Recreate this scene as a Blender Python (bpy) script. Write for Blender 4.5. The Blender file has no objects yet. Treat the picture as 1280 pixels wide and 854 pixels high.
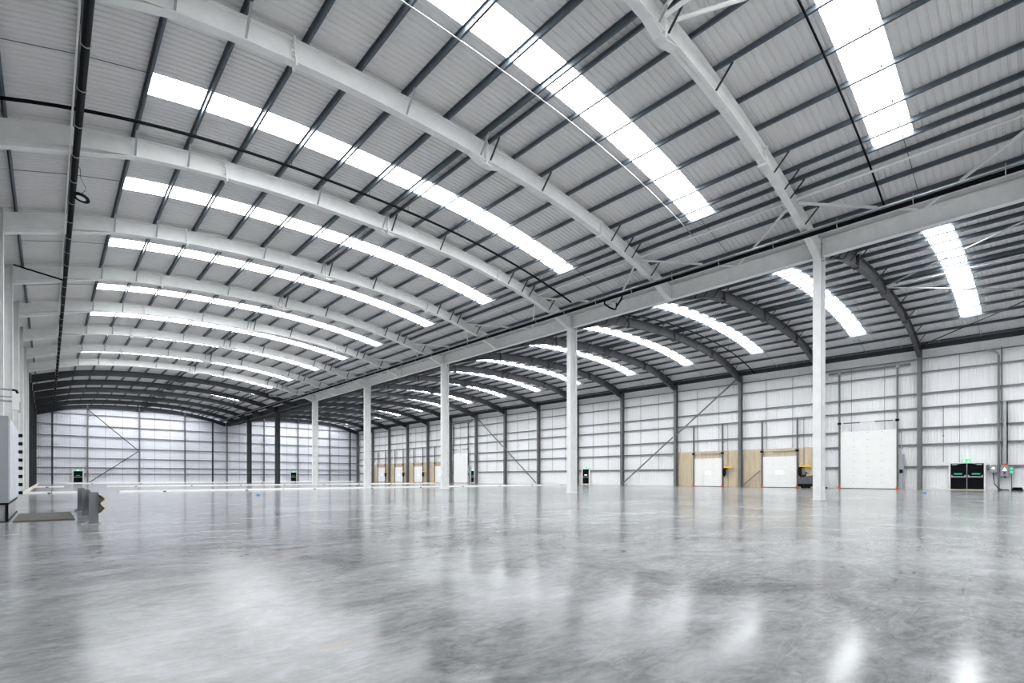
import bpy, math, random
from mathutils import Vector

random.seed(7)
R = math.radians
scn = bpy.context.scene
col = scn.collection

# ------------------------------------------------------------------ camera
F_PX, THETA, HORIZON = 620.16, 0.7522, 596.6
cam_d = bpy.data.cameras.new('camera')
cam = bpy.data.objects.new('camera', cam_d)
col.objects.link(cam)
cam.location = (0, 0, 1.0)
cam.rotation_euler = (math.pi / 2, 0, -THETA)
cam_d.sensor_width = 36
cam_d.sensor_fit = 'HORIZONTAL'
cam_d.lens = F_PX * 36 / 1280
cam_d.shift_y = (HORIZON - 427) / 1280
cam_d.clip_start = 0.05
cam_d.clip_end = 500
scn.camera = cam

# ------------------------------------------------------------------ world, exposure
SKYLIGHT = 19.0          # radiance of the daylit translucent roof sheets
world = bpy.data.worlds.new('overcast')
scn.world = world
world.use_nodes = True
bgn = world.node_tree.nodes['Background']
bgn.inputs[0].default_value = (0.80, 0.88, 1.0, 1)
bgn.inputs[1].default_value = 1.0
vs = scn.view_settings
vs.view_transform = 'Standard'
vs.look = 'None'
vs.gamma = 1.0
vs.use_curve_mapping = False
vs.exposure = 0.3
cy = scn.cycles
cy.max_bounces = 10
cy.diffuse_bounces = 6
cy.glossy_bounces = 4
cy.sample_clamp_indirect = 6.0
cy.caustics_reflective = False
cy.caustics_refractive = False

# ------------------------------------------------------------------ geometry of the place
B = 7.0532            # bay length along Y
Y0 = 6.7124           # first frame in view
K0, K1 = -1, 14       # frames
MIDL, MIDR = 11.60, 37.93
XV = 24.80            # valley line
XW = 51.06            # right wall columns
XL = -1.56            # left wall columns
YN = Y0 - 2 * B       # near end wall
YF = Y0 + 14 * B      # far end frames
WALL_R, WALL_L = 51.52, -2.02
WALL_F = YF + 0.42
def fy(k): return Y0 + k * B
def ztop(u, span=0):             # top of the rafters; u runs from the ridge
    if span: a, b = .00626, 2.37e-5
    elif u < 0: a, b = .00515, 2.9e-5
    else: a, b = .00996, 4.7e-6
    return 13.03 - a * u * u - b * u ** 4
def zbot(u, span=0):
    sg = -1 if u < 0 else 1
    d, e = (.56, 10.42) if (span == 0 and u > 0) else (.62, 10.47)
    c = abs(u)
    d = .62 + (d - .62) * min(1, c / 4)
    if c <= 9.4: return ztop(u, span) - d
    z0 = ztop(sg * 9.4, span) - d
    if span == 0 and u > 0:
        if c <= 11.2: return ztop(u, span) - d
        z0 = ztop(11.2, span) - d
        return z0 + (c - 11.2) * (e - z0) / 2.0
    return z0 + (c - 9.4) * (e - z0) / 3.8
PUR = [-12.52, -11.0, -9.5, -8.0, -6.47, -4.93, -3.4, -1.8, -.40, .06, 1.3, 2.78, 4.4, 5.9, 7.43, 8.5, 9.1, 9.75, 10.85, 12.0]
SKY0, SKY1 = -9.5, 9.1          # ends of the roof lights (u)
PD = .19                         # purlin depth
SW = .152                        # roof light width, in bays
def sf(k): return (.405, .505, .458)[k % 3]   # start of the roof light in bay k (sheet module drifts)

# ------------------------------------------------------------------ materials
def srgb(r, g, b):
    def c(v):
        v /= 255.
        return v / 12.92 if v <= .04045 else ((v + .055) / 1.055) ** 2.4
    return (c(r), c(g), c(b), 1)
def mat(name, color, rough=.5, metal=0., var=.06, scale=1.5, bump=0., emit=None, strength=0., spec=.5):
    m = bpy.data.materials.new(name)
    m.use_nodes = True
    nt = m.node_tree
    p = nt.nodes['Principled BSDF']
    p.inputs['Roughness'].default_value = rough
    p.inputs['Metallic'].default_value = metal
    p.inputs['Specular IOR Level'].default_value = spec
    if emit:
        p.inputs['Emission Color'].default_value = emit
        p.inputs['Emission Strength'].default_value = strength
    if var > 0:
        geo = nt.nodes.new('ShaderNodeNewGeometry')
        n = nt.nodes.new('ShaderNodeTexNoise')
        n.inputs['Scale'].default_value = scale
        n.inputs['Detail'].default_value = 5
        nt.links.new(geo.outputs['Position'], n.inputs['Vector'])
        mr = nt.nodes.new('ShaderNodeMapRange')
        mr.inputs['From Min'].default_value = .3
        mr.inputs['From Max'].default_value = .7
        mr.inputs['To Min'].default_value = 1 - var
        mr.inputs['To Max'].default_value = 1 + var
        nt.links.new(n.outputs['Fac'], mr.inputs['Value'])
        mx = nt.nodes.new('ShaderNodeVectorMath')
        mx.operation = 'SCALE'
        mx.inputs[0].default_value = color[:3]
        nt.links.new(mr.outputs['Result'], mx.inputs['Scale'])
        nt.links.new(mx.outputs['Vector'], p.inputs['Base Color'])
        if bump:
            bp = nt.nodes.new('ShaderNodeBump')
            bp.inputs['Strength'].default_value = bump
            nt.links.new(n.outputs['Fac'], bp.inputs['Height'])
            nt.links.new(bp.outputs['Normal'], p.inputs['Normal'])
    else:
        p.inputs['Base Color'].default_value = color
    return m
M = {}
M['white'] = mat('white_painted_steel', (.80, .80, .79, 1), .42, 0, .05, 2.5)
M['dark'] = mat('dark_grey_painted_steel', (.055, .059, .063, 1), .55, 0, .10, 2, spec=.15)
M['slate'] = mat('slate_grey_painted_steel', (.090, .093, .097, 1), .5, 0, .10, 2, spec=.25)
M['grey'] = mat('mid_grey_painted_steel', (.15, .153, .157, 1), .45, 0, .08, 2)
M['purlin'] = mat('galvanised_purlin', (.085, .105, .122, 1), .42, .2, .10, 3)
M['girt'] = mat('galvanised_girt', (.20, .21, .22, 1), .45, .2, .10, 3)
M['galv'] = mat('galvanised_steel', (.42, .44, .45, 1), .38, .5, .12, 6)
M['liner'] = mat('roof_liner', (.72, .715, .71, 1), .5, 0, .03, .6)
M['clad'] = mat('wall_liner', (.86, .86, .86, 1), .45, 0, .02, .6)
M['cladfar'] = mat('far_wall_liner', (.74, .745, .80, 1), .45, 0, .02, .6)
M['kerb'] = mat('white_kerb', (.82, .82, .80, 1), .5, 0, .06, 3)
M['beige'] = mat('pale_timber_kerb', (.62, .55, .43, 1), .6, 0, .15, 4)
M['black'] = mat('black_plastic', (.008, .008, .009, 1), .6, 0, .1, 4, spec=.08)
M['pipe'] = mat('black_pipe', (.007, .008, .009, 1), .6, 0, .1, 4, spec=.02)
M['doorblk'] = mat('black_door', (.006, .007, .008, 1), .5, 0, .1, 4, spec=.05)
M['doorwht'] = mat('white_door_section', (.86, .855, .83, 1), .45, 0, .02, 2)
M['cab'] = mat('grey_cabinet', (.30, .32, .34, 1), .4, 0, .03, 5)
M['cabside'] = mat('pale_cabinet_door', (.60, .62, .66, 1), .42, 0, .12, 30)
M['orange'] = mat('orange_plastic', (.75, .10, .02, 1), .5, 0, .05, 4)
M['yellow'] = mat('yellow_paint', (.85, .55, .02, 1), .45, 0, .06, 6)
M['blue'] = mat('blue_plastic', (.02, .22, .62, 1), .4, 0, .05, 6)
M['rubber'] = mat('brown_grey_rubber_mat', (.065, .058, .052, 1), .8, 0, .2, 25, .2)
M['scrub'] = mat('machine_grey', (.085, .095, .105, 1), .35, 0, .08, 6)
M['green'] = mat('exit_sign_green', (.02, .55, .22, 1), .4, 0, 0, emit=(.03, .75, .30, 1), strength=.55)
M['signwhite'] = mat('sign_white', (.9, .95, .9, 1), .4, 0, 0, emit=(.85, 1, .9, 1), strength=1.3)
M['greenbar'] = mat('green_notice', (.10, .50, .30, 1), .5, 0, .05)
M['lamp'] = mat('lamp_lens', (.75, .77, .80, 1), .3, 0, .03)
M['gutter'] = mat('gutter_insulation', (.52, .52, .52, 1), .6, 0, .08, 2)
M['doorwin'] = mat('door_vision_panel', (.95, .95, .95, 1), .15, 0, 0, emit=(.9, .95, 1, 1), strength=.45)

# translucent roof light, glowing with daylight
m = bpy.data.materials.new('daylit_roof_sheet')
m.use_nodes = True
nt = m.node_tree
p = nt.nodes['Principled BSDF']
p.inputs['Base Color'].default_value = (.85, .88, .9, 1)
p.inputs['Roughness'].default_value = .4
p.inputs['Emission Color'].default_value = (.955, .98, 1, 1)
p.inputs['Emission Strength'].default_value = SKYLIGHT
M['pane'] = m

# plywood
m = bpy.data.materials.new('plywood')
m.use_nodes = True
nt = m.node_tree
p = nt.nodes['Principled BSDF']
p.inputs['Roughness'].default_value = .6
geo = nt.nodes.new('ShaderNodeNewGeometry')
mp = nt.nodes.new('ShaderNodeMapping')
mp.inputs['Scale'].default_value = (3, 5, .5)
nz = nt.nodes.new('ShaderNodeTexNoise')
nz.inputs['Scale'].default_value = 1.6
nz.inputs['Detail'].default_value = 7
cr = nt.nodes.new('ShaderNodeValToRGB')
cr.color_ramp.elements[0].position = .3
cr.color_ramp.elements[0].color = (.50, .40, .27, 1)
cr.color_ramp.elements[1].position = .72
cr.color_ramp.elements[1].color = (.66, .56, .41, 1)
nt.links.new(geo.outputs['Position'], mp.inputs['Vector'])
nt.links.new(mp.outputs['Vector'], nz.inputs['Vector'])
nt.links.new(nz.outputs['Fac'], cr.inputs['Fac'])
nt.links.new(cr.outputs['Color'], p.inputs['Base Color'])
M['ply'] = m

# polished concrete
def floor_material():
    m = bpy.data.materials.new('polished_concrete')
    m.use_nodes = True
    nt = m.node_tree
    L = nt.links
    p = nt.nodes['Principled BSDF']
    geo = nt.nodes.new('ShaderNodeNewGeometry')
    def noise(scale, detail, mapscale=(1, 1, 1), rot=0., dist=0., rough=.55):
        mp = nt.nodes.new('ShaderNodeMapping')
        mp.inputs['Scale'].default_value = mapscale
        mp.inputs['Rotation'].default_value = (0, 0, rot)
        n = nt.nodes.new('ShaderNodeTexNoise')
        n.inputs['Scale'].default_value = scale
        n.inputs['Detail'].default_value = detail
        n.inputs['Distortion'].default_value = dist
        n.inputs['Roughness'].default_value = rough
        L.new(geo.outputs['Position'], mp.inputs['Vector'])
        L.new(mp.outputs['Vector'], n.inputs['Vector'])
        return n.outputs['Fac']
    def ramp(src, a, b, lo, hi):
        mr = nt.nodes.new('ShaderNodeMapRange')
        mr.inputs['From Min'].default_value = a
        mr.inputs['From Max'].default_value = b
        mr.inputs['To Min'].default_value = lo
        mr.inputs['To Max'].default_value = hi
        L.new(src, mr.inputs['Value'])
        return mr.outputs['Result']
    def math_(op, a, b):
        n = nt.nodes.new('ShaderNodeMath')
        n.operation = op
        for i, v in enumerate((a, b)):
            if isinstance(v, (int, float)): n.inputs[i].default_value = v
            else: L.new(v, n.inputs[i])
        return n.outputs[0]
    big = noise(.20, 5, dist=.8)
    mid = noise(.75, 10, (1.0, 1.6, 1), .5, 1.2, .66)
    streak = noise(2.6, 10, (1.0, 2.6, 1), .75, 3.0, .72)
    fine = noise(11, 9, rough=.75, dist=.6)
    blot = noise(1.7, 4, dist=1.5)
    v = math_('ADD', ramp(big, .3, .7, -.055, .055), ramp(mid, .3, .7, -.085, .085))
    v = math_('ADD', v, ramp(streak, .35, .65, -.045, .045))
    v = math_('ADD', v, ramp(fine, .3, .7, -.035, .035))
    v = math_('ADD', v, ramp(blot, .60, .72, 0, -.05))
    v = math_('MAXIMUM', math_('ADD', v, .225), .07)
    comb = nt.nodes.new('ShaderNodeCombineColor')
    L.new(math_('MULTIPLY', v, .985), comb.inputs[0])
    L.new(v, comb.inputs[1])
    L.new(math_('MULTIPLY', v, 1.015), comb.inputs[2])
    # brown rust marks
    st = noise(.55, 3, (1, 2.5, 1), .6)
    st2 = noise(5, 6, (1, 2.5, 1), .6, 1.5)
    mask = math_('MULTIPLY', ramp(st, .62, .72, 0, 1), ramp(st2, .50, .66, 0, .65))
    mix = nt.nodes.new('ShaderNodeMix')
    mix.data_type = 'RGBA'
    L.new(mask, mix.inputs[0])
    L.new(comb.outputs[0], mix.inputs[6])
    mix.inputs[7].default_value = (.30, .20, .125, 1)
    L.new(mix.outputs[2], p.inputs['Base Color'])
    rr = math_('ADD', ramp(mid, .3, .7, .125, .185), ramp(streak, .35, .65, -.02, .025))
    L.new(rr, p.inputs['Roughness'])
    p.inputs['IOR'].default_value = 1.18
    p.inputs['Specular IOR Level'].default_value = .5
    wav = noise(1.3, 3, (1, 1, 1), .4)
    bp = nt.nodes.new('ShaderNodeBump')
    bp.inputs['Strength'].default_value = .003
    bp.inputs['Distance'].default_value = .012
    L.new(math_('ADD', wav, math_('MULTIPLY', streak, .10)), bp.inputs['Height'])
    L.new(bp.outputs['Normal'], p.inputs['Normal'])
    return m
M['floor'] = floor_material()

# ------------------------------------------------------------------ mesh helpers
class MB:
    def __init__(s): s.v = []; s.f = []
    def box(s, x0, x1, y0, y1, z0, z1):
        n = len(s.v)
        s.v += [(x0, y0, z0), (x1, y0, z0), (x1, y1, z0), (x0, y1, z0), (x0, y0, z1), (x1, y0, z1), (x1, y1, z1), (x0, y1, z1)]
        s.f += [tuple(n + i for i in q) for q in ((0, 3, 2, 1), (4, 5, 6, 7), (0, 1, 5, 4), (1, 2, 6, 5), (2, 3, 7, 6), (3, 0, 4, 7))]
        return s
    def prism(s, poly, axis, a0, a1):
        # poly: 2D points in the plane of the two other axes (x: yz, y: xz, z: xy)
        def P(q, a):
            return (a, q[0], q[1]) if axis == 'x' else (q[0], a, q[1]) if axis == 'y' else (q[0], q[1], a)
        n = len(s.v); k = len(poly)
        s.v += [P(q, a0) for q in poly] + [P(q, a1) for q in poly]
        s.f.append(tuple(n + i for i in reversed(range(k))))
        s.f.append(tuple(n + k + i for i in range(k)))
        for i in range(k):
            j = (i + 1) % k
            s.f.append((n + i, n + j, n + k + j, n + k + i))
        return s
    def tube(s, p0, p1, r, n=8, r1=None):
        return s.path([p0, p1], r, n, r1)
    def path(s, pts, r, n=8, r1=None):
        pts = [Vector(q) for q in pts]
        base = len(s.v); m = len(pts)
        up = Vector((0, 0, 1))
        for i, q in enumerate(pts):
            a = pts[max(i - 1, 0)]; b = pts[min(i + 1, m - 1)]
            t = (b - a).normalized()
            ref = up if abs(t.z) < .95 else Vector((1, 0, 0))
            e1 = t.cross(ref).normalized(); e2 = e1.cross(t).normalized()
            rr = r if r1 is None else r + (r1 - r) * i / (m - 1)
            for k in range(n):
                an = 2 * math.pi * k / n
                s.v.append(tuple(q + e1 * math.cos(an) * rr + e2 * math.sin(an) * rr))
        for i in range(m - 1):
            for k in range(n):
                k2 = (k + 1) % n
                s.f.append((base + i * n + k, base + i * n + k2, base + (i + 1) * n + k2, base + (i + 1) * n + k))
        s.f.append(tuple(base + k for k in range(n)))
        s.f.append(tuple(base + (m - 1) * n + k for k in reversed(range(n))))
        return s
    def bar(s, p0, p1, w, h):
        # rectangular bar between two points
        p0 = Vector(p0); p1 = Vector(p1)
        t = (p1 - p0).normalized()
        ref = Vector((0, 0, 1)) if abs(t.z) < .95 else Vector((1, 0, 0))
        e1 = t.cross(ref).normalized() * w / 2; e2 = e1.cross(t).normalized() * h / 2
        n = len(s.v)
        for q in (p0, p1):
            for a, b in ((-1, -1), (1, -1), (1, 1), (-1, 1)):
                s.v.append(tuple(q + e1 * a + e2 * b))
        s.f += [tuple(n + i for i in q) for q in ((3, 2, 1, 0), (4, 5, 6, 7), (0, 1, 5, 4), (1, 2, 6, 5), (2, 3, 7, 6), (3, 0, 4, 7))]
        return s
    def strip(s, lo, hi, off):
        # slab between two poly-lines lo/hi (3D), thickness vector off
        n = len(s.v); m = len(lo); off = Vector(off)
        for q in lo: s.v.append(tuple(q))
        for q in hi: s.v.append(tuple(q))
        for q in lo: s.v.append(tuple(Vector(q) + off))
        for q in hi: s.v.append(tuple(Vector(q) + off))
        for i in range(m - 1):
            a, b, c, d = n + i, n + i + 1, n + m + i + 1, n + m + i
            o = 2 * m
            s.f += [(a, b, c, d), (d + o, c + o, b + o, a + o), (b, a, a + o, b + o), (d, c, c + o, d + o)]
        o = 2 * m
        s.f += [(n, n + m, n + m + o, n + o), (n + m - 1, n + m - 1 + o, n + 2 * m - 1 + o, n + 2 * m - 1)]
        return s
    def shift(s, d):
        s.v = [(a + d[0], b + d[1], c + d[2]) for a, b, c in s.v]
        return s
    def mesh(s, name, material, smooth=False):
        me = bpy.data.meshes.new(name)
        me.from_pydata(s.v, [], s.f)
        if smooth:
            me.polygons.foreach_set('use_smooth', [len(f) == 4 for f in s.f])
        me.materials.append(material)
        me.update()
        return me
def link(name, me, parent=None, loc=(0, 0, 0)):
    o = bpy.data.objects.new(name, me)
    col.objects.link(o)
    o.location = loc
    if parent is not None: o.parent = parent
    return o
def part(name, mb, material, parent=None, loc=(0, 0, 0), smooth=False):
    return link(name, mb.mesh(name, M[material], smooth), parent, loc)
def tag(o, label=None, cat=None, group=None, kind=None):
    if label: o['label'] = label
    if cat: o['category'] = cat
    if group: o['group'] = group
    if kind: o['kind'] = kind
    return o
def thing(name, label, cat, loc=(0, 0, 0), group=None, kind=None):
    return tag(link(name, None, None, loc), label, cat, group, kind)
ORD = ['nearest', 'second', 'third', 'fourth', 'fifth', 'sixth', 'seventh', 'eighth', 'ninth', 'tenth', 'eleventh', 'twelfth', 'thirteenth', 'fourteenth', 'fifteenth', 'sixteenth', 'seventeenth', 'eighteenth']
def nth(i, what='camera'):
    return 'nearest the ' + what if i == 0 else ORD[i] + ' from the ' + what

# ================================================================== STRUCTURE
floor = part('floor', MB().box(WALL_L - .1, WALL_R + .1, YN - .1, WALL_F + .1, -.25, 0), 'floor')
tag(floor, 'polished grey concrete floor with trowel marks and mirror-like sheen', kind='structure')

# ribbed sheet profile along one direction: list of (s, offset)
def profile(s0, s1, pitch=.2, dep=.03):
    out = [(s0, 0.)]
    n = max(1, int(round((s1 - s0) / pitch)))
    pt = (s1 - s0) / n
    for i in range(n):
        a = s0 + i * pt
        out += [(a + pt * .62, 0), (a + pt * .72, dep), (a + pt * .90, dep), (a + pt, 0)]
    return out
def sheet(u_list, y0, y1, mid, span):
    mb = MB(); pr = profile(y0, y1)
    for u in u_list:
        for y, o in pr: mb.v.append((mid + u, y, ztop(u, span) + PD + o))
    n = len(pr)
    for i in range(len(u_list) - 1):
        for j in range(n - 1):
            mb.f.append((i * n + j, (i + 1) * n + j, (i + 1) * n + j + 1, i * n + j + 1))
    for u in (u_list[0], u_list[-1]):        # filler strip added at the sheet ends to block light leaking through the ribs
        z = ztop(u, span) + PD; q = len(mb.v)
        mb.v += [(mid + u, y0, z - .005), (mid + u, y1, z - .005), (mid + u, y1, z + .04), (mid + u, y0, z + .04)]
        mb.f.append((q, q + 1, q + 2, q + 3))
    return mb

# ---------------- roof: liner sheets, purlins, sag rods
ceiling = thing('ceiling', 'arched twin-span roof of pale ribbed liner sheets on dark purlins', None, kind='structure')
UE = {0: (-13.55, 12.78), 1: (-12.72, 13.55)}
def pur(span): return PUR if span == 0 else sorted(-u for u in PUR)
for span, mid in ((0, MIDL), (1, MIDR)):
    ps = pur(span)
    e0, e1 = UE[span]
    s0, s1 = (SKY0, SKY1) if span == 0 else (-SKY1, -SKY0)
    allu = [e0] + ps + [e1]
    dense = []
    for a, b in zip(allu, allu[1:]):
        dense += [a, (a + b) / 2] if b - a > 1 else [a]
    dense.append(e1)
    sets = []
    for j in range(3):
        a, b = sf(j) * B, (sf(j) + SW) * B
        sets.append([sheet(ul, ya, yb, mid, span).mesh('liner_sheet', M['liner']) for ul, ya, yb in
                     ((dense, 0, a), (dense, b, B), ([u for u in dense if u <= s0 + 1e-6], a, b), ([u for u in dense if u >= s1 - 1e-6], a, b))])
    for k in range(-2, 14):
        for me in sets[k % 3]: link('liner_sheet', me, ceiling, (0, fy(k), 0))
    # purlins: zed sections running the length of the building
    for i, u in enumerate(ps):
        x = mid + u; z = ztop(u, span); d = 1 if u < 0 else -1
        sl = (ztop(u + .01, span) - ztop(u - .01, span)) / .02
        t = .012
        poly = [(x - t / 2, z), (x + t / 2, z), (x + t / 2, z + PD), (x - t / 2, z + PD)]
        mb = MB()
        mb.prism(poly, 'y', YN, WALL_F)
        a, b = (x, x + .06 * d), (x - .06 * d, x)
        def fl(xa, xb, zz):
            xa, xb = min(xa, xb), max(xa, xb)
            mb.prism([(xa, zz + sl * (xa - x)), (xb, zz + sl * (xb - x)), (xb, zz + sl * (xb - x) + t), (xa, zz + sl * (xa - x) + t)], 'y', YN, WALL_F)
        fl(a[0], a[1], z); fl(b[0], b[1], z + PD - t - .002)
        part('purlin', mb, 'purlin', ceiling)
    # sag rods between purlins at mid bay
    pts = [(mid + u, 0, ztop(u, span) + PD * .55) for u in ps]
    me = MB().path(pts, .012, 5).mesh('sag_rod', M['purlin'])
    for k in range(-1, 14): link('sag_rod', me, ceiling, (0, fy(k) + B * .495, 0))

# ---------------- roof lights
wn = 0
for span, mid in ((0, MIDL), (1, MIDR)):
    ps = pur(span)
    s0, s1 = (SKY0, SKY1) if span == 0 else (-SKY1, -SKY0)
    us = [u for u in ps if s0 - 1e-6 <= u <= s1 + 1e-6]
    meshes = []
    for a, b in zip(us, us[1:]):
        mb = MB()
        n = 3
        for i in range(n):
            u = a + (b - a) * i / (n - 1)
            z = ztop(u, span) + PD
            mb.v += [(mid + u, 0, z), (mid + u, SW * B, z), (mid + u, 0, z + .02), (mid + u, SW * B, z + .02)]
        for i in range(n - 1):
            q = i * 4
            mb.f += [(q, q + 1, q + 5, q + 4), (q + 2, q + 6, q + 7, q + 3)]
        meshes.append(mb.mesh('pane', M['pane']))
    for k in range(-2, 14):
        wn += 1
        w = link('window_%d' % wn, None, None, (mid, fy(k) + sf(k) * B, 0))
        side = 'left' if span == 0 else 'right'
        tag(w, 'long glowing roof light strip in %s span, %s' % (side, 'nearest the camera' if k == -1 else 'behind the camera' if k == -2 else ORD[k + 1] + ' from the camera'), kind='structure')
        for me in meshes: link('pane', me, w, (-mid, 0, 0))

# ---------------- walls
def ribwall(pts_s, zb, ztopf, horiz, base, outward):
    # vertical ribbed sheet; horiz: 'y' (wall plane x=base) or 'x' (wall plane y=base)
    mb = MB()
    for s, o in pts_s:
        zt = ztopf(s)
        for z in (zb, zt):
            mb.v.append((base + o * outward, s, z) if horiz == 'y' else (s, base + o * outward, z))
    for i in range(len(pts_s) - 1):
        mb.f.append((2 * i, 2 * i + 2, 2 * i + 3, 2 * i + 1))
    return mb
def roof_at(x):
    if x < XV: return ztop(max(x - MIDL, -13.55), 0) + PD
    return ztop(min(x - MIDR, 13.55), 1) + PD
def zed_y(mb, x, z, y0, y1, d):      # girt along Y, flange turned towards d
    t = .012
    mb.box(min(x, x + d * .18), max(x, x + d * .18), y0, y1, z - t / 2, z + t / 2)
    mb.box(min(x, x + d * t), max(x, x + d * t), y0, y1, z - .065, z)
    mb.box(min(x + d * (.18 - t), x + d * .18), max(x + d * (.18 - t), x + d * .18), y0, y1, z, z + .065)
    return mb
def zed_x(mb, y, z, x0, x1, d):
    t = .012
    mb.box(x0, x1, min(y, y + d * .18), max(y, y + d * .18), z - t / 2, z + t / 2)
    mb.box(x0, x1, min(y, y + d * t), max(y, y + d * t), z - .065, z)
    mb.box(x0, x1, min(y + d * (.18 - t), y + d * .18), max(y + d * (.18 - t), y + d * .18), z, z + .065)
    return mb
GZ = [1.84, 3.62, 4.94, 6.57, 7.74, 9.45, 10.52]
def side_wall(name, x, d, label):
    # d = +1: interior is towards -x (right wall)
    w = part(name, MB().box(min(x + .05 * d, x + .15 * d), max(x + .05 * d, x + .15 * d), YN - .1, WALL_F + .1, 0, 11.42), 'clad')
    tag(w, label, kind='structure')
    me = ribwall(profile(0, B), 0, lambda s: 11.40, 'y', x, d).mesh('cladding_panel', M['clad'])
    for k in range(-2, 14): link('cladding_panel', me, w, (0, fy(k), 0))
    for z in GZ:
        part('girt', zed_y(MB(), x - .19 * d, z, YN, YF - .1, d), 'girt', w)
    me = MB().box(-.014, .014, -.014, .014, 1.84, 10.52).mesh('sag_rod', M['girt'])
    for k in range(-1, 14):
        for fr in (.333, .667): link('sag_rod', me, w, (x - .1 * d, fy(k) + fr * B, 0))
    if d > 0:
        part('eaves_beam', MB().box(50.70, 50.73, YN, YF, 11.14, 11.50).box(50.66, 50.77, YN, YF, 11.12, 11.15).box(50.66, 50.77, YN, YF, 11.47, 11.50), 'dark', w)
    else:
        part('eaves_beam', MB().box(x - .40 * d - .05, x - .40 * d + .05, YN, YF, 11.27, 11.36).box(x - .40 * d - .05, x - .40 * d + .05, YN, YF, 11.70, 11.79).box(x - .40 * d - .02, x - .40 * d + .02, YN, YF, 11.3, 11.75).box(min(x - .38 * d, x - .1 * d), max(x - .38 * d, x - .1 * d), YN, YF, 11.30, 11.33), 'dark', w)
    b = part('baseboard_' + name[5:], MB().box(min(x - .06 * d, x - .002 * d), max(x - .06 * d, x - .002 * d), YN, WALL_F, 0, .24), 'kerb')
    tag(b, 'low white upstand along the foot of the %s wall' % name[5:], kind='structure')
    return w
wall_right = side_wall('wall_right', WALL_R, 1, 'white ribbed liner wall with dock doors and dark steel columns')
wall_left = side_wall('wall_left', WALL_L, -1, 'white ribbed liner wall at the left behind white columns')

GX = [XL, 4.70, 11.45, 18.05, XV, 31.35, 37.93, 44.65, XW]
def end_wall(name, y, d, label, matname):
    w = part(name, MB().box(WALL_L, WALL_R, min(y + .05 * d, y + .15 * d), max(y + .05 * d, y + .15 * d), 0, 11.2), matname)
    tag(w, label, kind='structure')
    xs = [WALL_L] + GX[1:-1] + [WALL_R]
    for a, b in zip(xs, xs[1:]):
        part('cladding_panel', ribwall(profile(a, b), 0, lambda s: roof_at(s), 'x', y, d), matname, w)
    return w
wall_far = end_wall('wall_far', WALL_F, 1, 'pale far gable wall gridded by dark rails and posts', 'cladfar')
for z in (1.54, 2.54, 4.07, 5.77, 7.62, 9.38, 11.15):
    part('girt', zed_x(MB(), WALL_F - .19, z, WALL_L, WALL_R, 1), 'girt', wall_far)
part('girt', zed_x(MB(), WALL_F - .19, 12.25, 5.2, 18.0, 1), 'girt', wall_far)
part('girt', zed_x(MB(), WALL_F - .19, 12.25, 31.5, 44.4, 1), 'girt', wall_far)
for a, b in zip(GX, GX[1:]):
    for fr in (.333, .667):
        x = a + (b - a) * fr
        part('sag_rod', MB().box(x - .016, x + .016, WALL_F - .12, WALL_F - .09, 0.2, roof_at(x) - .25), 'girt', wall_far)
wall_near = end_wall('wall_near', YN, -1, 'white end wall behind the camera', 'clad')
tag(part('baseboard_far', MB().box(WALL_L, WALL_R, WALL_F - .06, WALL_F - .002, 0, .22), 'kerb'), 'low white upstand along the foot of the far wall', kind='structure')

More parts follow.
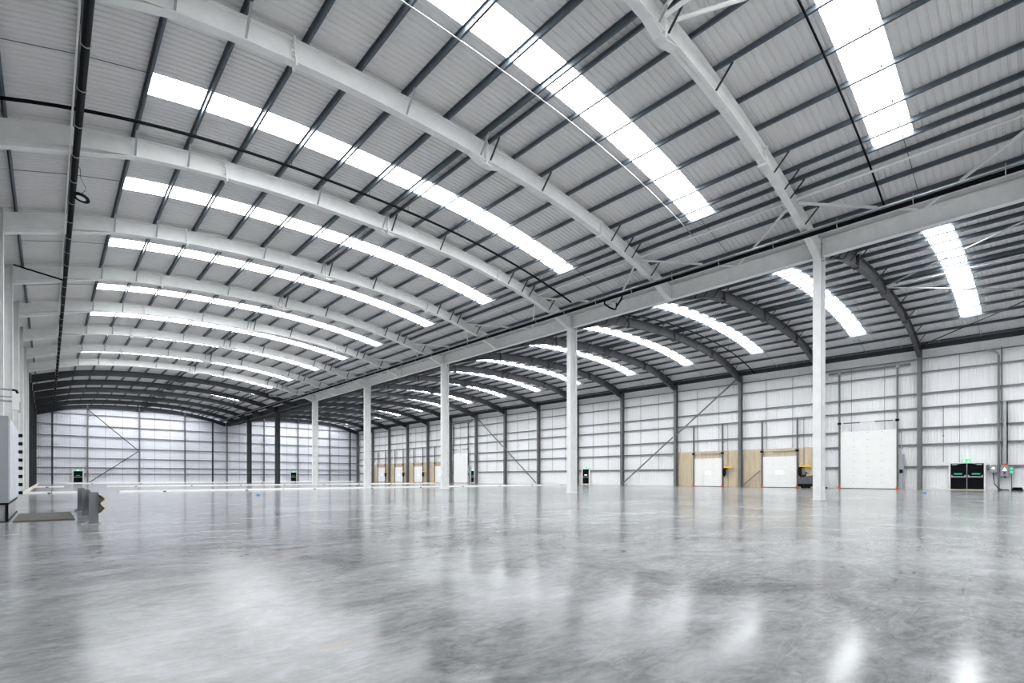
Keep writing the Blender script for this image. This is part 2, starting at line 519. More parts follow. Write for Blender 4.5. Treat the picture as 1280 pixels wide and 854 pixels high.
# ================================================================== STEEL FRAME
# ---------------- rafters
def lin(a, b, n): return [a + (b - a) * i / (n - 1) for i in range(n)]
def rafter_meshes(mid, ua, ub, matname, span):
    ztop_, zbot_ = (lambda u: ztop(u, span)), (lambda u: zbot(u, span))
    us = sorted(set([round(v, 4) for v in [ua, ub, -11.2, 11.2] + lin(-9.4, 9.4, 25)]))
    T = [(mid + u, 0, ztop_(u)) for u in us]
    Bt = [(mid + u, 0, zbot_(u)) for u in us]
    out = {}
    mb = MB().strip([(x, -.008, z) for x, y, z in Bt], [(x, -.008, z) for x, y, z in T], (0, .016, 0))
    out['web'] = [mb.mesh('web', M[matname])]
    w = .13
    out['top_flange'] = [MB().strip([(x, -w, z - .02) for x, y, z in T], [(x, w, z - .02) for x, y, z in T], (0, 0, .018)).mesh('top_flange', M[matname])]
    out['bottom_flange'] = [MB().strip([(x, -w, z) for x, y, z in Bt], [(x, w, z) for x, y, z in Bt], (0, 0, .022)).mesh('bottom_flange', M[matname])]
    hs = []
    for sg in (-1, 1):
        e = ua if sg < 0 else ub
        uu = sorted(lin(sg * (11.2 if span == 0 and sg > 0 else 9.4), e, 6))
        hs.append(MB().strip([(mid + u, -w, ztop_(u) - .62) for u in uu], [(mid + u, w, ztop_(u) - .62) for u in uu], (0, 0, .018)).mesh('haunch_flange', M[matname]))
    out['haunch_flange'] = hs
    sp = []
    for u in (-6.8, 6.8):
        sl = (ztop_(u + .1) - ztop_(u - .1)) / .2
        mb = MB().prism([(mid + u - .025 + sl * .7, zbot_(u) - .09), (mid + u + .025 + sl * .7, zbot_(u) - .09), (mid + u + .025, ztop_(u) + .05), (mid + u - .025, ztop_(u) + .05)], 'y', -.15, .15)
        for i in range(5):
            z = zbot_(u) + .06 + .12 * i
            for yy in (-.09, .09): mb.box(mid + u - .05, mid + u + .05, yy - .018, yy + .018, z - .018, z + .018)
        sp.append(mb.mesh('splice_plate', M[matname]))
    mb = MB().box(mid - .07 - .03, mid - .07 + .03, -.15, .15, zbot_(0) - .17, ztop_(0) + .06)
    z = zbot_(0)
    mb.prism([(mid - .75, z), (mid + .6, z), (mid + .08, z - .15), (mid - .22, z - .15)], 'y', -.008, .008)
    mb.strip([(mid - .75, -.13, z - .01), (mid - .22, -.13, z - .17), (mid + .08, -.13, z - .17), (mid + .6, -.13, z - .01)],
             [(mid - .75, .13, z - .01), (mid - .22, .13, z - .17), (mid + .08, .13, z - .17), (mid + .6, .13, z - .01)], (0, 0, .018))
    sp.append(mb.mesh('splice_plate', M[matname]))
    out['splice_plate'] = sp
    fb = []
    FU = [-11.0, -9.5, -8.0, -3.4, -.40, .06, 2.78, 7.43, 8.5, 9.1, 10.85] if mid == MIDL else [-12.0, -10.85, -9.75, -8.5, -7.43, -2.78, .4, 3.4, 6.47, 9.5, 11.0]
    for u in FU:
        mb = MB().bar((mid + u + .03, -.62, ztop_(u) + .03), (mid + u + .03, -.12, zbot_(u) + .05), .06, .010)
        mb.bar((mid + u + .05, -.62, ztop_(u) + .03), (mid + u + .05, -.12, zbot_(u) + .05), .010, .06)
        fb.append(mb.mesh('fly_brace', M['galv'] if matname == 'white' and u < 0 else M['dark']))  # shade put into colour: galvanised braces past the white rafters' ridge go dark
    out['fly_brace'] = fb
    return out
for span, mid in ((0, MIDL), (1, MIDR)):
    ua, ub = (-12.83, 12.93) if span == 0 else (-12.85, 12.88)
    cache = {}
    for k in range(K0, K1 + 1):
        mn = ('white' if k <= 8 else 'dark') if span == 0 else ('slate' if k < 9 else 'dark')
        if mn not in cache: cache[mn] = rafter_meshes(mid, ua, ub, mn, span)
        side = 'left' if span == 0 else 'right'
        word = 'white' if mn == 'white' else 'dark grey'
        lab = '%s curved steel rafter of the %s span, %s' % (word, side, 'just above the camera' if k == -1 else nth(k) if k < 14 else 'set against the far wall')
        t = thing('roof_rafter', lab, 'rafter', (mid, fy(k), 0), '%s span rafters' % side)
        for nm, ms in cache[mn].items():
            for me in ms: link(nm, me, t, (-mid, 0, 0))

# ---------------- columns (I section, flanges facing +-x)
def column_meshes(h, depth, width, matname, tf=.022):
    d, w = depth / 2, width / 2
    return [('web', MB().box(-d + tf, d - tf, -.008, .008, 0.02, h).mesh('web', M[matname])),
            ('flange', MB().box(-d, -d + tf, -w, w, 0.02, h).mesh('flange', M[matname])),
            ('flange', MB().box(d - tf, d, -w, w, 0.02, h).mesh('flange', M[matname])),
            ('base_plate', MB().box(-d - .04, d + .04, -w - .03, w + .03, 0, .02).mesh('base_plate', M[matname]))]
cc = {}
def put_column(name, x, y, h, depth, width, matname, label, cat, group, rot=0):
    key = (round(h, 3), depth, width, matname)
    if key not in cc: cc[key] = column_meshes(h, depth, width, matname)
    t = thing(name, label, cat, (x, y, 0), group)
    t.rotation_euler = (0, 0, rot)
    for nm, me in cc[key]: link(nm, me, t)
    return t
for i, k in enumerate(range(0, 14, 2)):
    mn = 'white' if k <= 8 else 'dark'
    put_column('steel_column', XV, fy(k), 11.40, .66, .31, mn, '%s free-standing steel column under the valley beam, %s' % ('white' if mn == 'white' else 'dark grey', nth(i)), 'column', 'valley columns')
for i, k in enumerate(range(K0, 15)):
    mn = 'grey'
    put_column('wall_column', XW, fy(k), 11.5, .50, .27, mn, 'grey steel column of the right wall, %s' % ('just outside the view' if k < 0 else nth(k) if k < 14 else 'in the far corner'), 'column', 'right wall columns')
for k in range(K0, 15):
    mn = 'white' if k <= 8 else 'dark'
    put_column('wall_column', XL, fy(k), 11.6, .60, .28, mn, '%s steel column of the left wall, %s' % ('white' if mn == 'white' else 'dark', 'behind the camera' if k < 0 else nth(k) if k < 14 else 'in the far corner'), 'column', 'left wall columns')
for i, x in enumerate(GX[1:-1]):
    put_column('gable_post', x, WALL_F - .36, roof_at(x) - .2 if abs(x - XV) > 1 else 11.3, .28, .20, 'grey', 'grey steel post on the far wall, %s from the left corner' % ('first' if i == 0 else ORD[i]), 'post', 'gable posts', math.pi / 2)
for i, x in enumerate((.50, 22.2, 48.75)):
    put_column('gable_post', x, YF - 1.0, roof_at(x) - .95, .30, .24, 'dark', 'black slim post standing before the far wall, %s' % ('beside the left corner', 'left of the valley line', 'beside the right corner')[i], 'post', 'black posts at the far wall', math.pi / 2)

# ---------------- valley beams and gutter
def beam_y(mb, x, z0, z1, y0, y1, w, tf=.03):
    mb.box(x - w / 2, x + w / 2, y0, y1, z0, z0 + tf)
    mb.box(x - w / 2, x + w / 2, y0, y1, z1 - tf, z1)
    mb.box(x - .009, x + .009, y0, y1, z0 + tf, z1 - tf)
    return mb
for i, k in enumerate(range(-2, 14, 2)):
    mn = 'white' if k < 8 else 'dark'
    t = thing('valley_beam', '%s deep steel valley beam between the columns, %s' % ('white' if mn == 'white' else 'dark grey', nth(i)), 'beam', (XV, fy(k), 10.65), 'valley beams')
    ya, yb = .16, 2 * B - .16
    part('web', MB().box(-.009, .009, ya, yb, .03, .72), mn, t)
    part('flange', MB().box(-.15, .15, ya, yb, 0, .03), mn, t)
    part('flange', MB().box(-.15, .15, ya, yb, .72, .75), mn, t)
    for y in (ya + .01, B, yb - .01):
        part('stiffener', MB().box(-.15, .15, y - .012, y + .012, .03, .72), mn, t)
g = thing('valley_gutter', 'grey insulated gutter running above the valley beam', 'gutter', (XV, YN, 11.42))
mb = MB()
mb.prism([(-.30, .0), (.30, .0), (.395, .08), (.395, .46), (-.395, .46), (-.395, .08)], 'y', 0.02, WALL_F - YN - .2)
part('trough', mb, 'gutter', g)

# ---------------- white tie tubes and knee braces beside the valley
nm_b = 0
for k in range(-1, 9):
    n = k + 1
    t = part('tie_tube', MB().tube((0, .14, 0), (0, B - .14, 0), .045, 10), 'white', None, (21.40, fy(k), 11.88), True)
    tag(t, 'long white tie tube between rafters beside the valley, %s' % nth(n), 'tube', 'white tie tubes')
    for sgn in (0, 1):
        p0 = (21.52, fy(k + sgn) + (.12 if sgn == 0 else -.12), 11.78); p1 = (24.62, fy(k + .5) + (-.12 if sgn == 0 else .12), 11.375)
        o = part('diagonal_brace', MB().bar((0, 0, 0), tuple(p1[i] - p0[i] for i in range(3)), .08, .08), 'white', None, p0)
        tag(o, 'white diagonal strut to the valley beam, %s end of roof bay %s' % ('near' if sgn == 0 else 'far', nth(n)), 'brace', 'white valley struts')
# roof bracing in the first bay
def brace(p0, p1, r, mn, label, group, cat='brace'):
    o = part('roof_brace', MB().tube((0, 0, 0), tuple(p1[i] - p0[i] for i in range(3)), r, 8), mn, None, p0, True)
    return tag(o, label, cat, group)
zz = lambda u, s=1: ztop(u, s) - .25
ya, yb = fy(0) - .15, fy(-1) + .15
brace((11.5, ya, zz(0)), (11.5, yb, zz(0)), .06, 'white', 'white ridge tube above the nearest left rafter apex', 'ridge braces')
brace((11.75, ya, zz(.2)), (14.9, yb, zz(3.3, 0)), .055, 'white', 'white diagonal tube from the nearest left apex towards the valley', 'ridge braces')
brace((11.35, ya, zz(.2)), (8.3, yb, zz(-3.3, 0)), .055, 'white', 'white diagonal tube from the nearest left apex towards the left wall', 'ridge braces')
brace((37.93, ya, zz(0)), (37.93, yb, zz(0)), .05, 'galv', 'grey ridge tube from the nearest right apex', 'right span braces')
brace((38.1, ya, zz(.2)), (44.6, yb, zz(6.6)), .045, 'galv', 'grey diagonal tube from the nearest right apex towards the wall', 'right span braces')
brace((37.7, ya, zz(.2)), (31.3, yb, zz(6.6)), .045, 'galv', 'grey diagonal tube from the nearest right apex towards the valley', 'right span braces')
brace((50.6, ya, 11.45), (44.9, yb, zz(6.9)), .045, 'dark', 'dark diagonal tube from the nearest right wall column head', 'right span braces')

# ---------------- wall braces
def wbrace(p0, p1, label, mn='grey', w=.12):
    o = part('wall_brace', MB().bar((0, 0, 0), tuple(p1[i] - p0[i] for i in range(3)), w, w), mn, None, p0)
    return tag(o, label, 'brace', 'diagonal wall braces')
XB = XW - .31
wbrace((XB, fy(2) + .2, 10.9), (XB, fy(3) - .16, 5.62), 'grey diagonal brace, upper length, over the second dock door')
wbrace((XB, fy(3) + .16, 5.45), (XB, fy(4) - .2, .18), 'grey diagonal brace, lower length, left of the dock doors')
wbrace((XB, fy(8) - .2, 10.9), (XB, fy(7) + .16, 5.62), 'grey diagonal brace, upper length, beside the far tall door')
wbrace((XB, fy(7) - .16, 5.45), (XB, fy(6) + .2, .18), 'grey diagonal brace, lower length, right of the far tall door')
wbrace((50.98, fy(2) - .2, .12), (50.98, fy(2) - 1.93, 1.62), 'short grey strut rising from a column foot beside the nearest dock door', 'grey', .09)
wbrace((4.75, WALL_F - .62, 11.9), (11.25, WALL_F - .62, 5.55), 'dark diagonal brace, upper arm of the far wall kink', 'dark', .13)
wbrace((11.25, WALL_F - .62, 5.35), (4.9, WALL_F - .62, .15), 'dark diagonal brace, lower arm of the far wall kink', 'dark', .13)

# ================================================================== SERVICES
# black main along the left, hung under the rafters
t = thing('sprinkler_main', 'thick black pipe with pale clips running the length of the left roof', 'pipe', (.64, Y0 - B, 11.0))
Lm = 14.4 * B
part('pipe', MB().tube((0, 0, 0), (0, Lm, 0), .085, 12), 'pipe', t, smooth=True)
mer = MB().path([(math.cos(a) * .1, 0, math.sin(a) * .1) for a in lin(math.pi * 1.02, math.pi * 1.98, 9)] , .012, 6).mesh('clip', M['galv'], True)
for i in range(56): link('clip', mer, t, (0, 1.0 + i * 1.8, 0))
meh = MB().tube((0, 0, .08), (0, 0, ztop(-10.96) - 11.0 + .02), .010, 5).mesh('hanger_rod', M['galv'])
for i in range(28): link('hanger_rod', meh, t, (-.06, 1.9 + i * 3.6, 0))
# white conduit alongside
o = part('cable_conduit', MB().tube((0, 0, 0), (0, 9 * B, 0), .022, 6), 'kerb', None, (.50, Y0 - B, 11.12), True)
tag(o, 'thin pale conduit beside the thick black pipe', 'conduit')
# branch pipes that follow the arch
def arch_pipe(mid, y, ua, ub, drop, r, mn, name, label, group=None, cat='pipe', n=40):
    pts = [(mid + u, 0, ztop(u, 0 if mid == MIDL else 1) - drop) for u in lin(ua, ub, n)]
    base = pts[0]
    mb = MB().path([(a - base[0], b_, c - base[2]) for a, b_, c in pts], r, 8)
    sp = 0 if mid == MIDL else 1
    if drop > r + .03:                   # drop rods from the purlins
        for u in pur(sp)[1:-1:2]:
            z = ztop(u, sp)
            if ua < u < ub: mb.tube((mid + u - base[0], 0, z - drop - base[2]), (mid + u - base[0], 0, z + .02 - base[2]), .009, 5)
    o = part(name, mb, mn, None, (base[0], y, base[2]), True)
    return tag(o, label, cat, group)
arch_pipe(MIDL, 19.2, -12.6, 11.2, .27, .05, 'pipe', 'branch_pipe', 'thin black pipe arching across the left roof before the third rafter', 'arched branch pipes')
arch_pipe(MIDL, 10.87, -9.0, 10.6, .03, .020, 'galv', 'roof_conduit', 'thin bright conduit arching beside the second roof light strip', 'arched branch pipes', 'conduit')
arch_pipe(MIDL, 4.17, -9.0, 12.05, .03, .032, 'pipe', 'branch_pipe', 'thin black pipe arching beside the nearest roof light strip', 'arched branch pipes')
arch_pipe(MIDR, 19.15, -12.0, 12.4, .40, .05, 'pipe', 'branch_pipe', 'thin black pipe arching across the right roof above the dock doors', 'arched branch pipes')
tag(part('branch_pipe', MB().tube((0, 0, 0), (1.84, 0, -.27), .04, 8), 'pipe', None, (-1.22, 34.0, 11.28), True), 'short black pipe from the left columns to the thick black pipe', 'pipe', 'arched branch pipes')

# valley main and cable tray
t = thing('valley_pipe', 'long black pipe with hangers running beside the valley beam', 'pipe', (22.72, Y0 - B, 10.90))
part('pipe', MB().tube((0, 0, 0), (0, Lm, 0), .085, 12), 'pipe', t, smooth=True)
me = MB().path([(-.11, 0, .26), (-.11, 0, -.02), (-.06, 0, -.10), (.06, 0, -.10), (.11, 0, -.02), (.11, 0, .26)], .012, 5).mesh('hanger', M['galv'])
for i in range(42): link('hanger', me, t, (0, 1.15 + i * 2.35, 0))
mb = MB().path([(0, 0, 0), (.05, 0, -.22), (.5, 0, -.30), (.95, 0, -.30), (1.1, 0, -.25), (1.15, 0, .1)], .05, 8)
part('offset_elbow', mb, 'pipe', t, (0, 2.42 * B, 0), True)
part('offset_elbow', MB().path([(0, 0, 0), (.2, .2, -.15), (.6, .7, -.2), (1.0, 1.1, -.16)], .05, 8), 'pipe', t, (0, 2.25 * B, 0), True)
t = thing('cable_tray', 'galvanised cable tray lying on the valley pipe hangers', 'cable tray', (22.72, Y0 - B, 11.005))
part('tray', MB().box(-.10, .10, 0, Lm, 0, .008).box(-.10, -.094, 0, Lm, .008, .06).box(.094, .10, 0, Lm, .008, .06), 'galv', t)
part('cable', MB().box(-.085, .03, 0, Lm, .01, .045), 'black', t)
# pipe along the right eaves
t = thing('eaves_pipe', 'thin galvanised pipe with brackets along the right eaves', 'pipe', (50.45, Y0 - B, 11.50))
part('pipe', MB().tube((0, 0, 0), (0, 9.5 * B, 0), .035, 8), 'galv', t, smooth=True)
me = MB().box(-.02, .02, -.03, .03, -.07, .25).mesh('bracket', M['galv'])
for i in range(28): link('bracket', me, t, (0, 1.1 + i * 2.35, 0))

# ring-shaped high-bay lamp
t = thing('hanging_lamp', 'round black high-bay lamp hanging on a kinked cord from the black pipe', 'lamp', (.84, 22.6, 10.62))
mb = MB()
n = 32
prof = [(.13, -.02), (.15, .045), (.22, .045), (.24, .01), (.235, -.035), (.17, -.035)]
for i in range(n):
    a = 2 * math.pi * i / n
    for r_, z_ in prof: mb.v.append((r_ * math.cos(a), r_ * math.sin(a), z_))
q = len(prof)
for i in range(n):
    j = (i + 1) % n
    for a in range(q):
        b_ = (a + 1) % q
        mb.f.append((i * q + a, j * q + a, j * q + b_, i * q + b_))
lh = part('housing', mb, 'black', t)
lh.rotation_euler = (R(-6), R(13), 0)
part('lens', MB().tube((0, 0, -.02), (0, 0, .0), .168, 28), 'lamp', t).rotation_euler = (R(-6), R(13), 0)
part('driver', MB().tube((0, 0, .0), (0, 0, .09), .05, 14), 'black', t)
part('cord', MB().path([(0, 0, .09), (.02, .02, .17), (.10, .03, .28), (.12, .05, .42), (.03, .05, .60), (-.02, .05, .72), (-.02, .06, 1.0), (-.22, .05, 1.37)], .008, 5), 'black', t)

# ================================================================== RIGHT WALL: DOORS, LININGS
XD = 51.28
def sectional_door(name, label, group, yc, w, h, ht, shaft_z, nsec, window=False, big=False, loc_x=XD):
    t = thing(name, label, 'door', (loc_x, yc, 0), group)
    sh = h / nsec
    me = MB().box(-.05, 0, -w / 2, w / 2, .012, sh - .012).box(-.045, -.005, -w / 2, w / 2, 0, sh).mesh('door_section', M['doorwht'])
    for i in range(nsec): link('door_section', me, t, (0, 0, i * sh + .03))
    for s in (-1, 1):
        y = s * (w / 2 + .07)
        part('guide_rail', MB().box(-.13, .02, y - .06, y + .06, 0, ht).box(-.16, -.13, y - .03, y + .03, .3, ht - .3), 'grey', t)
        part('corner_bumper', MB().box(-.22, -.13, y - .09, y + .09, .02, .22), 'orange', t)
        part('cable_drum', MB().tube((-.12, y - .12, shaft_z), (-.12, y + .12, shaft_z), .10, 12), 'black', t)
    part('shaft', MB().tube((-.12, -w / 2 - .05, shaft_z), (-.12, w / 2 + .05, shaft_z), .022, 8), 'galv', t, smooth=True)
    if big:
        for s in (-1, 1):
            part('spring', MB().tube((-.12, s * (w / 2 - .25), shaft_z), (-.12, s * (w / 2 - 1.45), shaft_z), .055, 10), 'grey', t, smooth=True)
    else:
        part('spring', MB().tube((-.12, -w / 2 + .1, shaft_z), (-.12, w / 2 - .9, shaft_z), .045, 10), 'galv', t, smooth=True)
    mb = MB()
    for i in range(nsec):
        for fr in (-.25, 0, .25) if big else (-.2, .2):
            mb.box(-.058, -.05, fr * w - .035, fr * w + .035, i * sh + sh * .80, i * sh + sh * .80 + .05)
    tag(part('hinge_plate', mb, 'galv', t), kind='stuff')
    part('bottom_seal', MB().box(-.055, -.002, -w / 2, w / 2, 0.0, .05), 'black', t)
    if window:
        part('vision_panel', MB().box(-.065, -.045, -.32, .32, 1.28, 1.62), 'doorwin', t)
    return t
def dock(k, idx, near=True):
    yc = fy(k) + .49 * B
    ylo, yhi = fy(k) + .16, fy(k + 1) - .16
    nm = ('nearest the camera', 'second from the camera', 'first of the far group', 'second of the far group', 'third of the far group', 'fourth of the far group')[idx]
    sectional_door('dock_door', 'white sectional loading dock door with small window, ' + nm, 'dock doors', yc, 3.0, 2.95, 6.5, 3.5, 5, True)
    t = thing('plywood_lining', 'tan plywood wall lining around the dock door ' + nm, 'plywood lining', (51.30, fy(k), 0), 'plywood linings')
    a, b_ = ylo - fy(k), yhi - fy(k)
    dl, dr = yc - fy(k) - 1.65, yc - fy(k) + 1.65
    xf = .025
    part('plywood_board', MB().box(0, xf, a, dl, .0, 3.74), 'ply', t)
    part('plywood_board', MB().box(0, xf, dr, b_, .0, 3.74), 'ply', t)
    part('plywood_board', MB().box(0, xf, dl + .005, dr - .005, 3.0, 3.74), 'ply', t)
    # dock light / control on its bracket
    y = yc - 1.95
    t = thing('dock_light', 'yellow swing-arm dock light beside the dock door ' + nm, 'lamp', (51.05, y, 1.95), 'dock lights')
    part('arm', MB().prism([(-.06, 0), (.06, 0), (.05, .16), (-.05, .16)], 'y', -.75, .12), 'yellow', t)
    part('lamp_head', MB().prism([(0.0, -.75), (.22, -.75), (.25, -.35), (.2, -.02), (.02, -.02)], 'x', -.12, .12).tube((0, .12, -.75), (0, .12, -.9), .09, 10, .05), 'black', t)
    part('wall_bracket', MB().box(.1, .24, -.05, .05, -.1, .2).box(.04, .12, -.03, .03, .04, .1), 'black', t)
    t = thing('control_conduit', 'slim vertical grey conduit beside the dock door ' + nm, 'conduit', (51.27, yc - 2.1, 0), 'dock conduits')
    part('pipe', MB().tube((0, 0, 1.6), (0, 0, 6.5), .022, 6), 'grey', t, smooth=True)
    part('pipe', MB().tube((0, -.01, .0), (0, -.01, 1.55), .018, 6), 'grey', t, smooth=True)
    part('push_button_box', MB().box(-.06, .02, -.1, .1, 1.3, 1.62), 'cab', t)
dock(1, 0); dock(2, 1)
for i, k in enumerate((9, 10, 11, 12)): dock(k, 2 + i)
BIG = 'tall doors'
sectional_door('tall_door', 'tall white sectional door with rows of hinge plates beside exit doors', BIG, fy(0) + .497 * B, 3.97, 4.95, 10.05, 5.72, 8, False, True)
sectional_door('tall_door', 'tall white sectional door far along the right wall', BIG, fy(8) + .62 * B, 3.97, 4.95, 10.05, 5.72, 8, False, True)
for yy, wh in ((fy(0) + .497 * B, 'nearest'), (fy(8) + .62 * B, 'far')):
    t = thing('door_header_rail', 'dark horizontal steel rail above the %s tall white door' % wh, 'rail', (51.26, yy, 10.12), 'door header rails')
    part('rail', MB().box(-.05, .05, -2.9, 2.9, 0, .16), 'grey', t)
    part('end_bracket', MB().box(-.09, -.05, -2.12, -1.98, -.05, .2), 'galv', t)
    part('end_bracket', MB().box(-.09, -.05, 1.98, 2.12, -.05, .2), 'galv', t)
for yy, wh in ((7.9, 'nearest'), (fy(8) + 2.0, 'far')):
    t = thing('door_control_cabinet', 'narrow grey control cabinet beside the %s tall white door' % wh, 'cabinet', (51.2, yy, 0), 'door control cabinets')
    part('body', MB().box(-.12, .10, -.17, .17, .02, 2.88), 'cab', t)
    part('switch_box', MB().box(-.2, -.12, -.10, .10, 1.35, 1.62), 'black', t)
    part('conduit', MB().tube((-.02, 0, 2.88), (-.02, 0, 5.0), .025, 6), 'cab', t, smooth=True)

# ---------------- exit doors
def exit_sign(parent, x, y, z, w, along='y', face=-1):
    if along == 'y':
        part('sign_plate', MB().box(x - .03, x + .03, y - w / 2, y + w / 2, z, z + .24), 'green', parent)
        mb = MB()
        fx = x + face * .034
        for yy in (y + w * .25, y - w * .27):
            mb.box(min(x + face * .03, fx), max(x + face * .03, fx), yy - .03, yy + .03, z + .03, z + .13)
        part('running_figure', mb.box(min(x + face * .03, fx), max(x + face * .03, fx), y + w * .25 - .08, y + w * .25 + .07, z + .10, z + .13).box(min(x + face * .03, fx), max(x + face * .03, fx), y + w * .25 - .03, y + w * .25 + .03, z + .15, z + .20), 'signwhite', parent)
        part('arrow', MB().prism([(y - w * .12, z + .10), (y - w * .38, z + .10), (y - w * .25, z + .03)], 'x', min(x + face * .03, fx), max(x + face * .03, fx)), 'signwhite', parent)
    else:
        part('sign_plate', MB().box(x - w / 2, x + w / 2, y - .03, y + .03, z, z + .24), 'green', parent)
        part('running_figure', MB().box(x - w * .3, x - w * .12, y - .036, y - .03, z + .04, z + .2), 'signwhite', parent)
        part('arrow', MB().prism([(x + .02, z + .16), (x + w * .36, z + .16), (x + w * .19, z + .06)], 'y', y - .036, y - .03), 'signwhite', parent)
t = thing('exit_door', 'black double exit doors with white push bars in the right wall', 'door', (51.30, 3.93, 0), 'exit doors')
for s in (-1, 1):
    lf = part('door_leaf', MB().box(-.06, 0, min(s * .015, s * .93), max(s * .015, s * .93), .08, 2.05), 'doorblk', t)
    part('push_bar', MB().box(-.16, -.11, min(s * .06, s * .9), max(s * .06, s * .9), .98, 1.07).box(-.14, -.06, s * .1 - .04, s * .1 + .04, .97, 1.16).box(-.14, -.06, s * .86 - .04, s * .86 + .04, .97, 1.16), 'galv', lf)
    part('notice', MB().box(-.066, -.06, min(s * .28, s * .74), max(s * .28, s * .74), 1.20, 1.30), 'greenbar', lf)
    part('door_closer', MB().box(-.12, -.06, min(s * .55, s * .85), max(s * .55, s * .85), 1.93, 2.01).bar((-.12, s * .55, 1.99), (-.08, s * .3, 2.05), .02, .02), 'galv', lf)
    part('frame_post', MB().box(-.09, .06, min(s * .95, s * 1.05), max(s * .95, s * 1.05), 0, 2.16), 'kerb', t)
part('frame_head', MB().box(-.07, .06, -.95, .95, 2.06, 2.12), 'kerb', t)
part('threshold', MB().box(-.08, .06, -.95, .95, 0, .07), 'beige', t)
part('meeting_post', MB().box(-.075, 0, -.02, .02, .02, 2.05), 'cab', t)
exit_sign(t, -.06, .04, 2.13, .45)
# single exits on the right wall
for yy, lab, lw in ((40.68, 'single black exit door in the middle of the right wall', 1.0), (fy(8) + 1.15, 'dark narrow exit door beside the far tall door', .78)):
    t = thing('exit_door', lab, 'door', (51.30, yy, 0), 'exit doors')
    lf = part('door_leaf', MB().box(-.06, 0, -lw / 2, lw / 2, .16, 2.03), 'doorblk', t)
    part('push_bar', MB().box(-.14, -.09, -lw / 2 + .06, lw / 2 - .06, .98, 1.07).box(-.1, -.06, -lw / 2 + .06, -lw / 2 + .12, .96, 1.1).box(-.1, -.06, lw / 2 - .12, lw / 2 - .06, .96, 1.1), 'galv', lf)
    part('notice', MB().box(-.066, -.06, -.22, .22, 1.24, 1.32), 'signwhite' if lw == 1 else 'greenbar', lf)
    for s in (-1, 1): part('frame_post', MB().box(-.08, .06, min(s * (lw / 2 + .01), s * (lw / 2 + .13)), max(s * (lw / 2 + .01), s * (lw / 2 + .13)), 0, 2.3), 'kerb', t)
    part('threshold', MB().box(-.07, .06, -lw / 2, lw / 2, 0, .15), 'beige', t)
    exit_sign(t, -.06, 0, 2.06, .42)
# far wall exits
for xx, lab in ((3.55, 'black exit door under a green sign at the left of the far wall'), (37.05, 'black exit door under a green sign at the right of the far wall')):
    t = thing('exit_door', lab, 'door', (xx, WALL_F - .25, 0), 'exit doors')
    lf = part('door_leaf', MB().box(-.55, .55, -.03, .03, .16, 1.95), 'doorblk', t)
    part('push_bar', MB().box(-.48, .48, -.12, -.07, .98, 1.06).box(-.48, -.42, -.08, -.03, .96, 1.1).box(.42, .48, -.08, -.03, .96, 1.1), 'galv', lf)
    part('notice', MB().box(-.22, .22, -.037, -.03, 1.25, 1.33), 'greenbar', lf)
    for s in (-1, 1): part('frame_post', MB().box(min(s * .56, s * .68), max(s * .56, s * .68), -.06, .06, 0, 2.45), 'kerb', t)
    part('threshold', MB().box(-.56, .56, -.05, .05, 0, .15), 'beige', t)
    exit_sign(t, 0, -.04, 2.0, .45, 'x')

# ---------------- electrical kit right of the exit doors
def isolator(label, yy, w, z0, z1):
    t = thing('isolator_box', label, 'switch box', (51.2, yy, z0), 'isolator boxes')
    h = z1 - z0
    part('body', MB().box(-.16, .1, -w / 2, w / 2, 0, h), 'cab', t)
    part('cover', MB().box(-.185, -.16, -w / 2 + .02, w / 2 - .02, .03, h - .03), 'cab', t)
    part('warning_triangle', MB().prism([(-.11, h * .52), (.11, h * .52), (0, h * .80)], 'x', -.190, -.185), 'signwhite', t)
    part('cable_gland', MB().tube((-.03, 0, h), (-.03, 0, h + .025), .05, 10).tube((-.03, .0, 0), (-.03, .0, -.1), .035, 10), 'black', t)
    part('switch_handle', (MB().box(-.1, -.02, w / 2, w / 2 + .12, h * .35, h * .5)) if w < .43 else MB().box(-.23, -.19, -.05, .05, h * .25, h * .4), 'black', t)
    return t
isolator('smaller grey switch box with white triangle beside the exit doors', 2.47, .42, 1.33, 1.88)
isolator('larger grey switch box with white triangle at the foot of the trunking', 1.88, .44, 1.05, 1.87)
t = thing('cable_trunking', 'tall dark cable trunking curving off at the top of the right wall', 'trunking', (51.18, 2.195, 0))
part('trunk', MB().box(-.07, .1, -.06, .06, .0, 10.0), 'grey', t)
part('bend', MB().path([(0, 0, 9.95), (0, .03, 10.1), (0, .16, 10.28), (0, .36, 10.40), (0, .62, 10.46)], .075, 8), 'galv', t, smooth=True)
part('back_rail', MB().box(.03, .1, -.19, -.12, 1.9, 10.6), 'grey', t)
t = thing('cable_trunking', 'shorter pale cable trunking rising from the larger switch box', 'trunking', (51.18, 1.90, 0))
part('trunk', MB().box(-.06, .1, -.10, .05, 1.98, 6.6), 'galv', t)
part('cable', MB().tube((-.02, -.16, 1.98), (-.02, -.16, 6.5), .03, 6), 'black', t)
part('cap', MB().box(-.10, .1, -.18, .10, 1.9, 2.0), 'orange', t)
t = thing('green_beacon', 'green two-lamp call unit on a slim post', 'beacon', (51.15, 1.52, 0))
part('post', MB().tube((0, 0, 0), (0, 0, 1.3), .03, 8), 'grey', t)
part('lamp_unit', MB().box(-.06, .06, -.11, .11, 1.25, 1.75), 'cab', t)
part('green_lamp', MB().tube((-.06, 0, 1.62), (-.1, 0, 1.62), .09, 12), 'green', t)
part('green_lamp', MB().tube((-.06, 0, 1.37), (-.1, 0, 1.37), .09, 12), 'green', t)
t = thing('loose_cable', 'black cable looping from the smaller switch box to the floor', 'cable', (51.05, 2.3, .03))
